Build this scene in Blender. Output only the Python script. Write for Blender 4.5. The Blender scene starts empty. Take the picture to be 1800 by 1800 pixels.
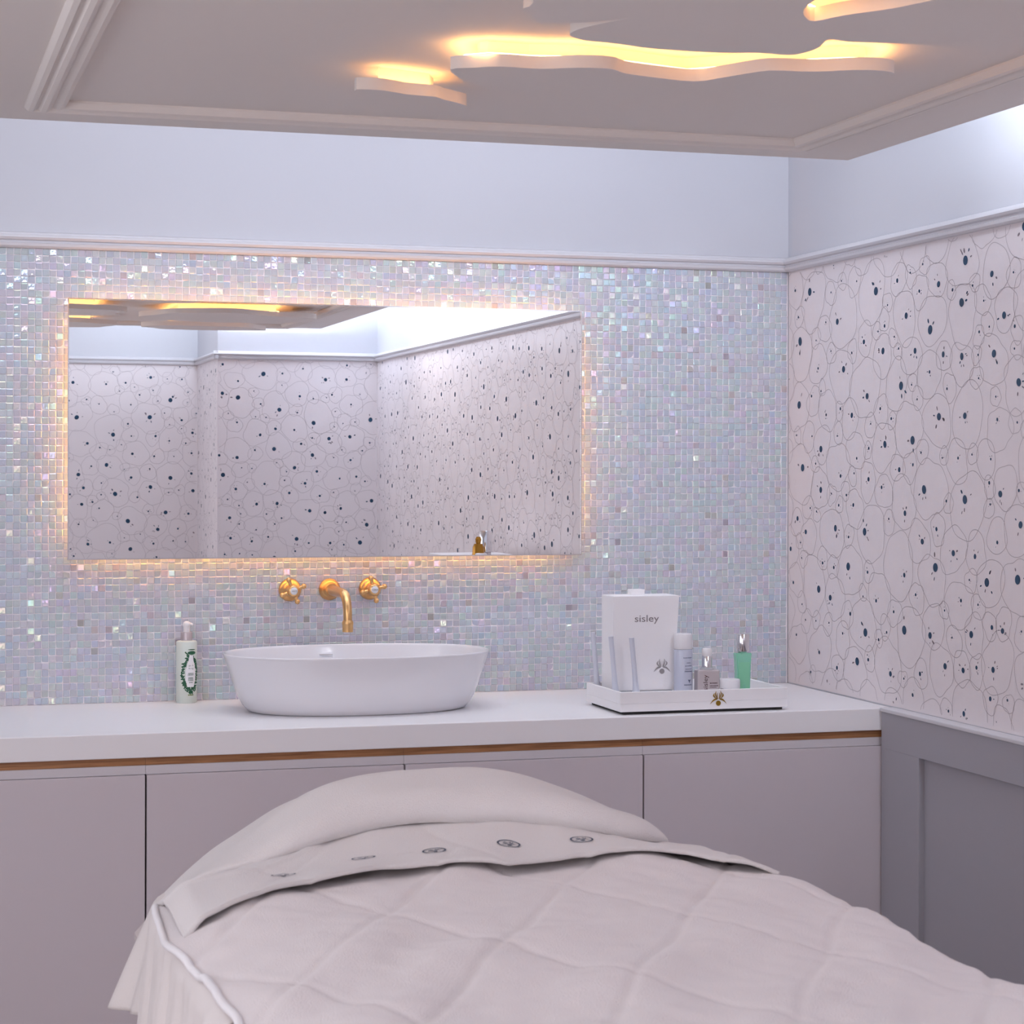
import bpy, bmesh, math, random
from mathutils import Vector, Matrix, noise
import numpy as np
R = random.Random(7)
S = bpy.context.scene
C = S.collection
PI = math.pi

# ------------------------------------------------------------------ camera, world, exposure, large lights
YAW = math.atan(0.3032); CAMZ = 1.44; ROLL = 0.0022
cam_d = bpy.data.cameras.new('camera'); cam = bpy.data.objects.new('camera', cam_d); C.objects.link(cam)
cam_d.sensor_fit = 'HORIZONTAL'; cam_d.sensor_width = 24.0; cam_d.lens = 3665/1800*24
cam_d.shift_y = -72/1800
cam_d.clip_start = 0.05
cam_d.dof.use_dof = True; cam_d.dof.focus_distance = 4.9; cam_d.dof.aperture_fstop = 13
fw = Vector((math.sin(YAW), math.cos(YAW), 0)); rt = Vector((math.cos(YAW), -math.sin(YAW), 0)); up = Vector((0, 0, 1))
r2 = rt*math.cos(ROLL) + up*math.sin(ROLL); u2 = up*math.cos(ROLL) - rt*math.sin(ROLL)
M = Matrix((r2, u2, -fw)).transposed().to_4x4(); M.translation = Vector((0, 0, CAMZ)); cam.matrix_world = M
S.camera = cam
S.view_settings.view_transform = 'Standard'; S.view_settings.look = 'None'
S.view_settings.gamma = 1.0; S.view_settings.use_curve_mapping = False
S.view_settings.exposure = 0.0
w = bpy.data.worlds.new('world'); S.world = w; w.use_nodes = True
w.node_tree.nodes['Background'].inputs[0].default_value = (0.75, 0.8, 1, 1)
w.node_tree.nodes['Background'].inputs[1].default_value = 0.3

D = 4.9; XR = 2.222; ZC = 0.90; ZR = 1.949; ZCEIL = 2.62
RX0, RX1, RY0, RY1, RZ = 0.085, 1.918, 0.40, 3.93, 2.0846
def area(name, loc, rot, sx, sy, power, col):
    l = bpy.data.lights.new(name, 'AREA'); l.shape = 'RECTANGLE'; l.size = sx; l.size_y = sy
    l.energy = power; l.color = col
    o = bpy.data.objects.new(name, l); o.location = loc; o.rotation_euler = rot; C.objects.link(o); return o
COOL = (0.80, 0.88, 1.0)
# cove strips lying on top of the hanging raft, shining up onto the true ceiling and walls
cz = RZ+0.135
area('cove_lamp_back', ((RX0+RX1)/2, RY1-0.03, RZ+0.185), (PI/2+0.35, 0, 0), 1.62, 0.075, 6.3, (0.84, 0.88, 1.0))
area('cove_lamp_right', (RX1-0.05, 2.35, cz+0.02), (0, PI+0.85, 0), 0.05, 2.9, 25, COOL)
area('cove_lamp_front', (1.60, RY0+0.06, cz), (PI+0.6, 0, 0), 0.55, 0.05, 20, COOL)
area('cove_lamp_left', (RX0+0.06, 2.2, cz), (0, PI-0.5, 0), 0.05, 3.4, 6, COOL)
# broad fill lamp added at the left wall to lift the room
area('fill_light_left', (-1.25, 2.1, 1.75), (0, -PI/2, 0), 1.3, 2.2, 19, (0.96, 0.94, 1.0))
# fill lamp added under the ceiling to brighten the worktop
sl = area('fill_light_worktop', (1.05, 4.47, ZCEIL-0.01), (0.0, 0, 0), 2.0, 0.10, 2.3, (0.93, 0.95, 1.0)); sl.data.spread = math.radians(80)
# narrow fill lamp added by the right wall to lift the right-hand doors
area('fill_light_right', (2.06, 1.5, ZCEIL-0.01), (0.75, 0, 0), 0.16, 1.2, 11, (1.0, 0.95, 0.97))
# warm fill lamp added behind the camera for general brightness
area('fill_light_camera', (-0.72, -0.38, 1.35), (PI/2, 0, 0), 1.0, 1.9, 21, (1.0, 0.92, 0.91))

# ------------------------------------------------------------------ materials
def srgb(r, g, b):
    f = lambda c: (c/255/12.92 if c/255 <= 0.04045 else ((c/255+0.055)/1.055)**2.4)
    return (f(r), f(g), f(b), 1)
def mat(name, col, rough=0.5, metal=0.0, bump=0, bscale=200, var=0, vscale=8, coat=0, sheen=0, detail=3, trans=0, ior=1.45):
    m = bpy.data.materials.new(name); m.use_nodes = True; nt = m.node_tree; b = nt.nodes['Principled BSDF']
    b.inputs['Base Color'].default_value = col; b.inputs['Roughness'].default_value = rough
    b.inputs['Metallic'].default_value = metal; b.inputs['Coat Weight'].default_value = coat
    b.inputs['Sheen Weight'].default_value = sheen; b.inputs['Transmission Weight'].default_value = trans
    b.inputs['IOR'].default_value = ior
    tc = nt.nodes.new('ShaderNodeTexCoord')
    if bump:
        n = nt.nodes.new('ShaderNodeTexNoise'); n.inputs['Scale'].default_value = bscale; n.inputs['Detail'].default_value = detail
        nt.links.new(tc.outputs['Object'], n.inputs['Vector'])
        bp = nt.nodes.new('ShaderNodeBump'); bp.inputs['Strength'].default_value = bump; bp.inputs['Distance'].default_value = 0.002
        nt.links.new(n.outputs[0], bp.inputs['Height']); nt.links.new(bp.outputs[0], b.inputs['Normal'])
    if var:
        n = nt.nodes.new('ShaderNodeTexNoise'); n.inputs['Scale'].default_value = vscale
        nt.links.new(tc.outputs['Object'], n.inputs['Vector'])
        mx = nt.nodes.new('ShaderNodeMix'); mx.data_type = 'RGBA'
        mx.inputs[6].default_value = tuple(c*(1-var) for c in col[:3])+(1,); mx.inputs[7].default_value = tuple(min(1, c*(1+var)) for c in col[:3])+(1,)
        nt.links.new(n.outputs[0], mx.inputs[0]); nt.links.new(mx.outputs[2], b.inputs['Base Color'])
    return m
def emis(name, col, s):
    m = bpy.data.materials.new(name); m.use_nodes = True; nt = m.node_tree; nt.nodes.clear()
    e = nt.nodes.new('ShaderNodeEmission'); e.inputs[0].default_value = col; e.inputs[1].default_value = s
    o = nt.nodes.new('ShaderNodeOutputMaterial'); nt.links.new(e.outputs[0], o.inputs[0]); return m
m_white = mat('white_wall_paint', (0.60, 0.605, 0.655, 1), 0.6, bump=0.05, bscale=60)
m_ceil = mat('ceiling_paint', (0.84, 0.84, 0.85, 1), 0.7, bump=0.04, bscale=40)
m_raft = mat('raft_paint', (0.79, 0.74, 0.71, 1), 0.7, bump=0.04, bscale=50)
m_trim = mat('trim_gloss_paint', (0.66, 0.65, 0.69, 1), 0.4, bump=0.03, bscale=40)
m_paper = mat('wallpaper_ground', (0.82, 0.765, 0.79, 1), 0.65, bump=0.05, bscale=300)
m_line = mat('wallpaper_grey_ink', (0.55, 0.50, 0.53, 1), 0.6, var=0.12)
m_ink = mat('wallpaper_teal_ink', (0.012, 0.055, 0.12, 1), 0.5, var=0.3, vscale=90)
m_ink2 = mat('wallpaper_taupe_ink', (0.25, 0.21, 0.24, 1), 0.6, var=0.2, vscale=90)
m_grout = mat('mosaic_grout', (0.84, 0.80, 0.84, 1), 0.8, bump=0.2, bscale=400)
m_grey = mat('grey_wainscot_paint', (0.39, 0.385, 0.43, 1), 0.5, bump=0.04, bscale=60)
m_floor = mat('floor_vinyl', (0.55, 0.46, 0.43, 1), 0.4, var=0.2, vscale=3)
m_top = mat('solid_surface_worktop', (0.88, 0.87, 0.90, 1), 0.3, bump=0.02, bscale=80)
m_door = mat('matt_lilac_lacquer', (0.62, 0.57, 0.61, 1), 0.42, bump=0.02, bscale=80)
m_rail = mat('lacquered_rail', (0.66, 0.63, 0.67, 1), 0.45, bump=0.02, bscale=80)
m_gap = mat('cabinet_carcass', (0.09, 0.07, 0.065, 1), 0.7, bump=0.05)
m_chrome = mat('chrome', (0.80, 0.80, 0.82, 1), 0.12, 1.0, bump=0.02, bscale=20)
m_mirror = mat('mirror_silvering', (0.93, 0.945, 0.95, 1), 0.0, 1.0)
m_brass = mat('satin_brass', (0.80, 0.49, 0.22, 1), 0.33, 1.0, bump=0.06, bscale=120)
m_ceramic = mat('glazed_white_ceramic', (0.80, 0.79, 0.83, 1), 0.12, coat=0.3)
m_terry = mat('cream_terry', (0.84, 0.80, 0.80, 1), 0.95, bump=0.9, bscale=700, sheen=0.2, detail=4)
m_duvet = mat('cream_flannel', (0.82, 0.76, 0.765, 1), 0.95, bump=0.7, bscale=600, sheen=0.25, var=0.03, vscale=20)
m_sheet = mat('ivory_cotton', (0.80, 0.745, 0.73, 1), 0.95, bump=0.6, bscale=800)
m_piping = mat('white_piping', (0.88, 0.86, 0.88, 1), 0.8, bump=0.3, bscale=500)
m_navy = mat('navy_embroidery', (0.10, 0.12, 0.17, 1), 0.8, bump=0.4, bscale=900)
m_vinyl = mat('couch_vinyl', (0.62, 0.55, 0.54, 1), 0.5, bump=0.1, bscale=300)
m_brownedge = mat('couch_brown_edging', (0.28, 0.16, 0.09, 1), 0.5, bump=0.1)
m_plast = mat('white_plastic', (0.80, 0.79, 0.83, 1), 0.3, bump=0.02)
m_card = mat('white_card', (0.90, 0.89, 0.92, 1), 0.55, bump=0.03, bscale=100)
m_print = mat('grey_print', (0.25, 0.22, 0.24, 1), 0.5, var=0.1)
m_silverprint = mat('silver_foil', (0.36, 0.34, 0.35, 1), 0.5, 0.3, var=0.1)
m_brown = mat('brown_print', (0.06, 0.025, 0.03, 1), 0.5, var=0.1)
m_gold = mat('gold_badge', (0.42, 0.25, 0.035, 1), 0.35, 0.7, bump=0.1)
m_lilac = mat('frosted_lilac_plastic', (0.74, 0.77, 0.88, 1), 0.35, bump=0.03, trans=0.15)
m_greenf = mat('mint_green_bottle', (0.36, 0.84, 0.62, 1), 0.2, trans=0.25, coat=0.3)
m_green2 = mat('mint_green_label', (0.25, 0.62, 0.40, 1), 0.4, var=0.05)
m_pale = mat('pale_green_white_plastic', (0.70, 0.76, 0.71, 1), 0.3, bump=0.02)
m_leaf = mat('dark_green_print', (0.02, 0.11, 0.055, 1), 0.5, var=0.5, vscale=300)
m_leaf2 = mat('olive_print', (0.16, 0.24, 0.06, 1), 0.5, var=0.3, vscale=300)
m_serum = mat('pink_beige_serum_glass', (0.62, 0.55, 0.57, 1), 0.15, coat=0.4, trans=0.15)
m_bluebottle = mat('pale_blue_plastic', (0.55, 0.58, 0.70, 1), 0.25, coat=0.2)
m_bluebl = mat('blue_grey_print', (0.13, 0.15, 0.24, 1), 0.5, var=0.1)
m_clear = mat('clear_acrylic', (0.80, 0.82, 0.88, 1), 0.08, trans=0.55)
m_dark = mat('dark_recess', (0.02, 0.02, 0.02, 1), 0.6, var=0.1)
m_amber = mat('amber_gold_glass', (0.45, 0.22, 0.03, 1), 0.25, 0.6, bump=0.05)
m_led = emis('warm_led', (1.0, 0.48, 0.15, 1), 21.0)
m_ledm = emis('warm_led_mirror', (1.0, 0.47, 0.14, 1), 15.0)
m_ledc = emis('cool_led', (0.85, 0.9, 1.0, 1), 4.0)
# oak finger pull
m_oak = bpy.data.materials.new('oak_strip'); m_oak.use_nodes = True
nt = m_oak.node_tree; b = nt.nodes['Principled BSDF']; b.inputs['Roughness'].default_value = 0.45
tc = nt.nodes.new('ShaderNodeTexCoord'); mp = nt.nodes.new('ShaderNodeMapping'); mp.inputs['Scale'].default_value = (4, 60, 90)
n = nt.nodes.new('ShaderNodeTexNoise'); n.inputs['Scale'].default_value = 3; n.inputs['Detail'].default_value = 5
cr = nt.nodes.new('ShaderNodeValToRGB'); cr.color_ramp.elements[0].position = 0.3; cr.color_ramp.elements[0].color = (0.26, 0.11, 0.045, 1)
cr.color_ramp.elements[1].position = 0.7; cr.color_ramp.elements[1].color = (0.48, 0.23, 0.10, 1)
nt.links.new(tc.outputs['Object'], mp.inputs[0]); nt.links.new(mp.outputs[0], n.inputs['Vector']); nt.links.new(n.outputs[0], cr.inputs[0]); nt.links.new(cr.outputs[0], b.inputs['Base Color'])
# iridescent glass tile
m_tile = bpy.data.materials.new('iridescent_glass_tile'); m_tile.use_nodes = True
nt = m_tile.node_tree; b = nt.nodes['Principled BSDF']
at = nt.nodes.new('ShaderNodeAttribute'); at.attribute_name = 'tint'
nt.links.new(at.outputs['Color'], b.inputs['Base Color'])
af = nt.nodes.new('ShaderNodeAttribute'); af.attribute_name = 'film'
tc = nt.nodes.new('ShaderNodeTexCoord')
n = nt.nodes.new('ShaderNodeTexNoise'); n.inputs['Scale'].default_value = 75; n.inputs['Detail'].default_value = 1
nt.links.new(tc.outputs['Object'], n.inputs['Vector'])
ma = nt.nodes.new('ShaderNodeMath'); ma.operation = 'MULTIPLY_ADD'; ma.inputs[1].default_value = 0.7
nt.links.new(n.outputs[0], ma.inputs[0]); nt.links.new(af.outputs['Fac'], ma.inputs[2])
hs = nt.nodes.new('ShaderNodeCombineColor'); hs.mode = 'HSV'; hs.inputs[1].default_value = 0.40; hs.inputs[2].default_value = 1.0
fr = nt.nodes.new('ShaderNodeMath'); fr.operation = 'FRACT'; nt.links.new(ma.outputs[0], fr.inputs[0]); nt.links.new(fr.outputs[0], hs.inputs[0])
nt.links.new(hs.outputs[0], b.inputs['Specular Tint'])
b.inputs['Roughness'].default_value = 0.09; b.inputs['IOR'].default_value = 2.35
n2 = nt.nodes.new('ShaderNodeTexNoise'); n2.inputs['Scale'].default_value = 110; n2.inputs['Detail'].default_value = 1
nt.links.new(tc.outputs['Object'], n2.inputs['Vector'])
bp = nt.nodes.new('ShaderNodeBump'); bp.inputs['Strength'].default_value = 0.38; bp.inputs['Distance'].default_value = 0.0014
nt.links.new(n2.outputs[0], bp.inputs['Height']); nt.links.new(bp.outputs[0], b.inputs['Normal'])

# ------------------------------------------------------------------ helpers
def link(name, me, m=None, parent=None, smooth=False, label=None, cat=None, group=None, kind=None, loc=None):
    o = bpy.data.objects.new(name, me); C.objects.link(o)
    if m is not None: me.materials.append(m)
    if parent: o.parent = parent
    if smooth:
        me.shade_smooth() if hasattr(me, 'shade_smooth') else None
    if loc: o.location = loc
    tag(o, label, cat, group, kind); return o
def tag(o, label=None, cat=None, group=None, kind=None):
    if label: o['label'] = label
    if cat: o['category'] = cat
    if group: o['group'] = group
    if kind: o['kind'] = kind
    return o
def empty(name, loc, label=None, cat=None, group=None, rz=0, kind=None):
    o = bpy.data.objects.new(name, None); C.objects.link(o); o.location = loc; o.rotation_euler = (0, 0, rz)
    o.empty_display_size = 0.05
    return tag(o, label, cat, group, kind)
def mesh(vs, fs, name='m'):
    me = bpy.data.meshes.new(name); me.from_pydata([tuple(v) for v in vs], [], fs); me.update(); return me
def bm_out(bm, name='m'):
    bmesh.ops.recalc_face_normals(bm, faces=bm.faces)
    me = bpy.data.meshes.new(name); bm.to_mesh(me); bm.free(); return me
def box_bm(bm, x0, x1, y0, y1, z0, z1, bev=0, seg=2):
    t = bmesh.new()
    bmesh.ops.create_cube(t, size=1, matrix=Matrix.Translation(((x0+x1)/2, (y0+y1)/2, (z0+z1)/2)) @ Matrix.Diagonal((x1-x0, y1-y0, z1-z0, 1)))
    if bev: bmesh.ops.bevel(t, geom=t.edges[:], offset=bev, segments=seg, profile=0.5, affect='EDGES')
    me = bpy.data.meshes.new('t'); t.to_mesh(me); t.free(); bm.from_mesh(me); bpy.data.meshes.remove(me)
def box(name, x0, x1, y0, y1, z0, z1, m, parent=None, bev=0.0015, **k):
    bm = bmesh.new(); box_bm(bm, x0, x1, y0, y1, z0, z1, bev); return link(name, bm_out(bm), m, parent, **k)
def boxes(name, L, m, parent=None, bev=0, **k):
    bm = bmesh.new()
    for a in L: box_bm(bm, *a, bev)
    return link(name, bm_out(bm), m, parent, **k)
def lathe(prof, n=40, sx=1, sy=1, p=2.0):
    vs, fs = [], []
    def se(a):
        c_, s_ = math.cos(a), math.sin(a)
        return math.copysign(abs(c_)**(2/p), c_), math.copysign(abs(s_)**(2/p), s_)
    for (r, z) in prof:
        for k in range(n):
            c_, s_ = se(2*PI*k/n); vs.append((r*sx*c_, r*sy*s_, z))
    for i in range(len(prof)-1):
        for k in range(n):
            k2 = (k+1) % n; fs.append((i*n+k, i*n+k2, (i+1)*n+k2, (i+1)*n+k))
    fs.append(tuple(range(n-1, -1, -1))); fs.append(tuple(range((len(prof)-1)*n, len(prof)*n)))
    return mesh(vs, fs)
def sharpen(o, ang=35):
    me = o.data
    me.polygons.foreach_set('use_smooth', [True]*len(me.polygons))
    try: me.set_sharp_from_angle(angle=math.radians(ang))
    except Exception: pass
    return o
def tube(path, radii, n=14, closed=False):
    path = [Vector(p) for p in path]; N = len(path)
    if not hasattr(radii, '__len__'): radii = [radii]*N
    vs, fs = [], []; prev = None
    for i, p in enumerate(path):
        if closed: t = path[(i+1) % N]-path[i-1]
        else: t = path[min(i+1, N-1)]-path[max(i-1, 0)]
        t.normalize()
        if prev is None:
            a = Vector((0, 0, 1)) if abs(t.z) < 0.9 else Vector((1, 0, 0)); nrm = t.cross(a).normalized()
        else: nrm = (prev-t*prev.dot(t)).normalized()
        prev = nrm; bn = t.cross(nrm)
        for k in range(n):
            a = 2*PI*k/n; vs.append(p+(nrm*math.cos(a)+bn*math.sin(a))*radii[i])
    for i in range(N if closed else N-1):
        i2 = (i+1) % N
        for k in range(n):
            k2 = (k+1) % n; fs.append((i*n+k, i*n+k2, i2*n+k2, i2*n+k))
    if not closed: fs.append(tuple(range(n-1, -1, -1))); fs.append(tuple(range((N-1)*n, N*n)))
    return mesh(vs, fs)
def sweep_profile(name, prof, a, b, out, m, parent=None, **k):
    """straight moulding: prof = (out, z) outline, from a to b"""
    a, b, out = Vector(a), Vector(b), Vector(out)
    vs = [a+out*p[0]+Vector((0, 0, p[1])) for p in prof]+[b+out*p[0]+Vector((0, 0, p[1])) for p in prof]
    n_ = len(prof); fs = [(i, (i+1) % n_, n_+(i+1) % n_, n_+i) for i in range(n_)]+[tuple(range(n_)), tuple(range(2*n_-1, n_-1, -1))]
    me = mesh(vs, fs); bm = bmesh.new(); bm.from_mesh(me); bmesh.ops.recalc_face_normals(bm, faces=bm.faces); bm.to_mesh(me); bm.free()
    return link(name, me, m, parent, **k)
def prism(poly, z0, z1, bev=0):
    bm = bmesh.new(); v0 = [bm.verts.new((x, y, z0)) for x, y in poly]; f = bm.faces.new(v0)
    r = bmesh.ops.extrude_face_region(bm, geom=[f]); bmesh.ops.translate(bm, vec=(0, 0, z1-z0), verts=[v for v in r['geom'] if isinstance(v, bmesh.types.BMVert)])
    bmesh.ops.recalc_face_normals(bm, faces=bm.faces)
    return bm_out(bm)
def catmull(P, sub=6, closed=True):
    out = []; N = len(P); rng = range(N) if closed else range(N-1)
    for i in rng:
        g = (lambda j: Vector(P[j % N])) if closed else (lambda j: Vector(P[max(0, min(N-1, j))]))
        p0, p1, p2, p3 = g(i-1), g(i), g(i+1), g(i+2)
        for k in range(sub):
            t = k/sub
            out.append(0.5*((2*p1)+(-p0+p2)*t+(2*p0-5*p1+4*p2-p3)*t*t+(-p0+3*p1-3*p2+p3)*t**3))
    if not closed: out.append(Vector(P[-1]))
    return out
def lerpt(T, x):
    if x <= T[0][0]: return T[0][1]
    for (a, b), (c, d) in zip(T, T[1:]):
        if x <= c: return b+(d-b)*(x-a)/(c-a)
    return T[-1][1]
def smooth(a, b, x):
    t = max(0, min(1, (x-a)/(b-a))); return t*t*(3-2*t)

# ------------------------------------------------------------------ room shell
XL = -1.30; YB = 0.22; YREC = -0.41; XJ = 1.475
st = dict(kind='structure')
floor = box('floor', XL-0.1, XR+0.1, YREC-0.1, D+0.1, -0.06, 0, m_floor, bev=0, **st)
ceiling = box('ceiling', XL-0.1, XR+0.1, YREC-0.1, D+0.1, ZCEIL, ZCEIL+0.08, m_ceil, bev=0, **st)
wall_back = box('wall_back', XL-0.1, XR+0.1, D, D+0.1, 0, ZCEIL, m_white, bev=0, **st)
wall_right = box('wall_right', XR+0.001, XR+0.1, YREC-0.1, D, 0, ZCEIL, m_white, bev=0, **st)
wall_left = box('wall_left', XL-0.1, XL, YREC-0.1, D, 0, ZCEIL, m_white, bev=0, **st)
bm = bmesh.new(); box_bm(bm, XL, XJ, YREC-0.1, YREC, 0, ZCEIL); box_bm(bm, XJ, XR+0.001, YREC-0.1, YB, 0, ZCEIL)
wall_front = link('wall_front', bm_out(bm), m_white, **st)

# wallpaper sheets and their print
def wallpaper_print(parent, org, ud, nrm, L, z0, z1, seed):
    r = random.Random(seed); org, ud, nrm = Vector(org), Vector(ud), Vector(nrm)
    H = z1-z0; cs = []
    area_ = L*H; cell = {}
    def ok(x, y, rad):
        for gx in range(int(x/0.1)-2, int(x/0.1)+3):
            for gy in range(int(y/0.1)-2, int(y/0.1)+3):
                for (a, b, q) in cell.get((gx, gy), ()):
                    if (a-x)**2+(b-y)**2 < ((rad+q)*0.93)**2: return False
        return True
    for rad, tries in ((0.064, 25), (0.055, 80), (0.047, 350), (0.040, 900), (0.033, 1700), (0.026, 2600), (0.020, 2600)):
        for _ in range(int(tries*area_)):
            x = r.uniform(-0.02, L+0.02); y = r.uniform(-0.02, H+0.02); q = rad*r.uniform(0.92, 1.1)
            if ok(x, y, q):
                cs.append((x, y, q)); cell.setdefault((int(x/0.1), int(y/0.1)), []).append((x, y, q))
    V = {0: [], 1: [], 2: []}; F = {0: [], 1: [], 2: []}
    def P(x, y, h): return org+ud*x+Vector((0, 0, z0+y))+nrm*h
    def inside(x, y): return 0.001 < x < L-0.001 and 0.001 < y < H-0.001
    def blob(x, y, a, b, rot, k, h=0.0006, n_=10):
        if not inside(x-a, y-a) or not inside(x+a, y+a): return
        base = len(V[k]); c_, s_ = math.cos(rot), math.sin(rot)
        for i in range(n_):
            t = 2*PI*i/n_; ex = a*math.cos(t); ey = b*math.sin(t); V[k].append(P(x+ex*c_-ey*s_, y+ex*s_+ey*c_, h))
        F[k].append(tuple(range(base, base+n_)))
    for (x, y, q) in cs:
        ph = [r.uniform(0, 6.28) for _ in range(4)]; am = [r.uniform(0.03, 0.14), r.uniform(0.02, 0.09), r.uniform(0.01, 0.05), r.uniform(0, 0.03)]
        NN = 44; wd = 0.00075; h = 0.0004
        pts = []
        for i in range(NN):
            t = 2*PI*i/NN; rr = q*1.08*(1+am[0]*math.sin(2*t+ph[0])+am[1]*math.sin(3*t+ph[1])+am[2]*math.sin(5*t+ph[2])+am[3]*math.sin(7*t+ph[3]))
            pts.append((x+rr*math.cos(t), y+rr*math.sin(t), rr, t))
        for i in range(NN):
            a, b = pts[i], pts[(i+1) % NN]
            if not (inside(a[0], a[1]) and inside(b[0], b[1])): continue
            base = len(V[0])
            for (px, py, rr, t) in (a, b):
                V[0].append(P(px-wd*math.cos(t), py-wd*math.sin(t), h)); V[0].append(P(px+wd*math.cos(t), py+wd*math.sin(t), h))
            F[0].append((base, base+1, base+3, base+2))
        # seed dot with rays
        a = r.uniform(0, 6.28); off = q*r.uniform(0.1, 0.6); dx, dy = x+off*math.cos(a), y+off*math.sin(a)
        dr = min(0.0100, max(0.0026, q*r.choice((0.08, 0.11, 0.14, 0.16, 0.19))))
        blob(dx, dy, dr, dr*r.uniform(0.9, 1.15), r.uniform(0, 3), 1, 0.0007, 14)
        for _ in range(r.choice((1, 2, 3, 4, 5))):
            t = r.uniform(0, 6.28); dd = dr*r.uniform(2.0, 3.1); ln = dr*r.uniform(0.3, 0.6)
            blob(dx+dd*math.cos(t), dy+dd*math.sin(t), ln, ln*r.uniform(0.3, 0.6), t, r.choice((1, 2, 2)))
    names = ('loop_print', 'dot_print', 'ray_print')
    for k, mm in ((0, m_line), (1, m_ink), (2, m_ink2)):
        if F[k]: link(names[k], mesh(V[k], F[k]), mm, parent, kind='stuff')
def paper(parent, x0, x1, y0, y1, org, ud, nrm, L, seed):
    p = box('wallpaper', x0, x1, y0, y1, ZC+0.003, ZR+0.005, m_paper, parent, bev=0)
    wallpaper_print(p, org, ud, nrm, L, ZC+0.006, ZR, seed)
paper(wall_right, XR, XR+0.0015, YB, D-0.006, (XR, YB, 0), (0, 1, 0), (-1, 0, 0), D-YB-0.006, 3)
paper(wall_front, XJ, XR, YB-0.001, YB+0.001, (XJ, YB+0.001, 0), (1, 0, 0), (0, 1, 0), XR-XJ, 5)
paper(wall_front, XL, XJ, YREC-0.001, YREC+0.001, (XL, YREC+0.001, 0), (1, 0, 0), (0, 1, 0), XJ-XL, 8)
paper(wall_front, XJ-0.001, XJ+0.0005, YREC, YB, (XJ-0.001, YREC, 0), (0, 1, 0), (-1, 0, 0), YB-YREC, 9)

# picture rails (profile with beads)
pr = [(0, 0), (0.010, 0.0), (0.016, 0.004), (0.018, 0.010), (0.014, 0.012), (0.014, 0.016), (0.020, 0.018), (0.024, 0.023), (0.022, 0.028), (0.014, 0.030), (0.012, 0.034), (0.004, 0.037), (0, 0.037)]
sweep_profile('trim_1', pr, (XL, D-0.0005, ZR), (XR, D-0.0005, ZR), (0, -1, 0), m_trim, **st)
sweep_profile('trim_2', pr, (XR, YB, ZR), (XR, D, ZR), (-1, 0, 0), m_trim, **st)
sweep_profile('trim_3', pr, (XJ-0.02, YB, ZR), (XR, YB, ZR), (0, 1, 0), m_trim, **st)
sweep_profile('trim_4', pr, (XL, YREC, ZR), (XJ, YREC, ZR), (0, 1, 0), m_trim, **st)
sweep_profile('trim_5', pr, (XJ, YREC, ZR), (XJ, YB+0.02, ZR), (-1, 0, 0), m_trim, **st)
# wainscot on the right wall
WX = 2.190
box('wainscot_panel', WX+0.014, XR+0.001, 0.25, 4.31, 0.16, 0.86, m_grey, wall_right, bev=0)
box('wainscot_rail', WX, XR+0.001, 0.25, 4.312, 0.8095, 0.893, m_grey, wall_right, bev=0.0015)
box('wainscot_rail', WX, XR+0.001, 0.25, 4.312, 0.0, 0.17, m_grey, wall_right, bev=0.0015)
for y0, y1 in ((4.1325, 4.312), (2.55, 2.72), (1.0, 1.17)):
    box('wainscot_stile', WX+0.0003, XR+0.001, y0, y1, 0.168, 0.811, m_grey, wall_right, bev=0.0008)
box('dado_cap', WX-0.004, XR+0.001, 0.25, 4.313, 0.893, 0.902, m_trim, wall_right, bev=0.002)

# ------------------------------------------------------------------ mosaic of iridescent glass tiles
PX = 0.01605; TS = 0.0149; TH = 0.0019
z_lo = ZC+0.0005; rows = 65; PZ = (ZR-z_lo)/rows
box('mosaic_grout', -0.85, XR-0.0005, D-0.0028, D+0.001, ZC, ZR, m_grout, wall_back, bev=0)
def tile_geo(cx, cz_, dz, dx, ts):
    h = ts/2; e = 0.0011; out = []
    for (a, b_, y) in ((h, h, 0.0), (h, h, 0.62), (h-e, h-e, 1.0)):
        for sx_, sz_ in ((-1, -1), (1, -1), (1, 1), (-1, 1)):
            x = sx_*a; z = sz_*b_
            out.append((cx+x, -TH*y+(x*dx+z*dz)*(1 if y else 0), cz_+z))
    return out
TF = [(4, 5, 1, 0), (5, 6, 2, 1), (6, 7, 3, 2), (7, 4, 0, 3), (8, 9, 5, 4), (9, 10, 6, 5), (10, 11, 7, 6), (11, 8, 4, 7), (11, 10, 9, 8)]
def tile_tint(r):
    q = r.random(); k = r.uniform(0.94, 1.05)
    if q < 0.025: c = (0.50, 0.47, 0.50)
    elif q < 0.08: c = (0.49, 0.56, 0.68)
    elif q < 0.16: c = (0.57, 0.56, 0.67)
    elif q < 0.30: c = (0.52, 0.60, 0.65)
    elif q < 0.304: c = (0.38, 0.36, 0.38)
    else: c = (0.54, 0.58, 0.66)
    return tuple(x*k for x in c)+(1,)
def film(r): return r.random()
def set_attr(me, tints, films):
    a = me.color_attributes.new('tint', 'FLOAT_COLOR', 'POINT'); a.data.foreach_set('color', np.array(tints, dtype=np.float32).ravel())
    b_ = me.attributes.new('film', 'FLOAT', 'POINT'); b_.data.foreach_set('value', np.array(films, dtype=np.float32))
rt_ = random.Random(11)
variants = []
for i in range(28):
    me = mesh(tile_geo(0, 0, rt_.gauss(0, 0.068), rt_.gauss(0, 0.068), TS), TF, 'tile')
    set_attr(me, [tile_tint(rt_)]*12, [film(rt_)]*12); me.materials.append(m_tile); variants.append(me)
X_EDGE = XR-0.004; ncol = int((X_EDGE+0.82)/PX)
MX0, MX1, MZ0, MZ1 = 0.4135, 1.650, 1.2366, 1.832
V, F, TI, FI = [], [], [], []; single = 0
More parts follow.
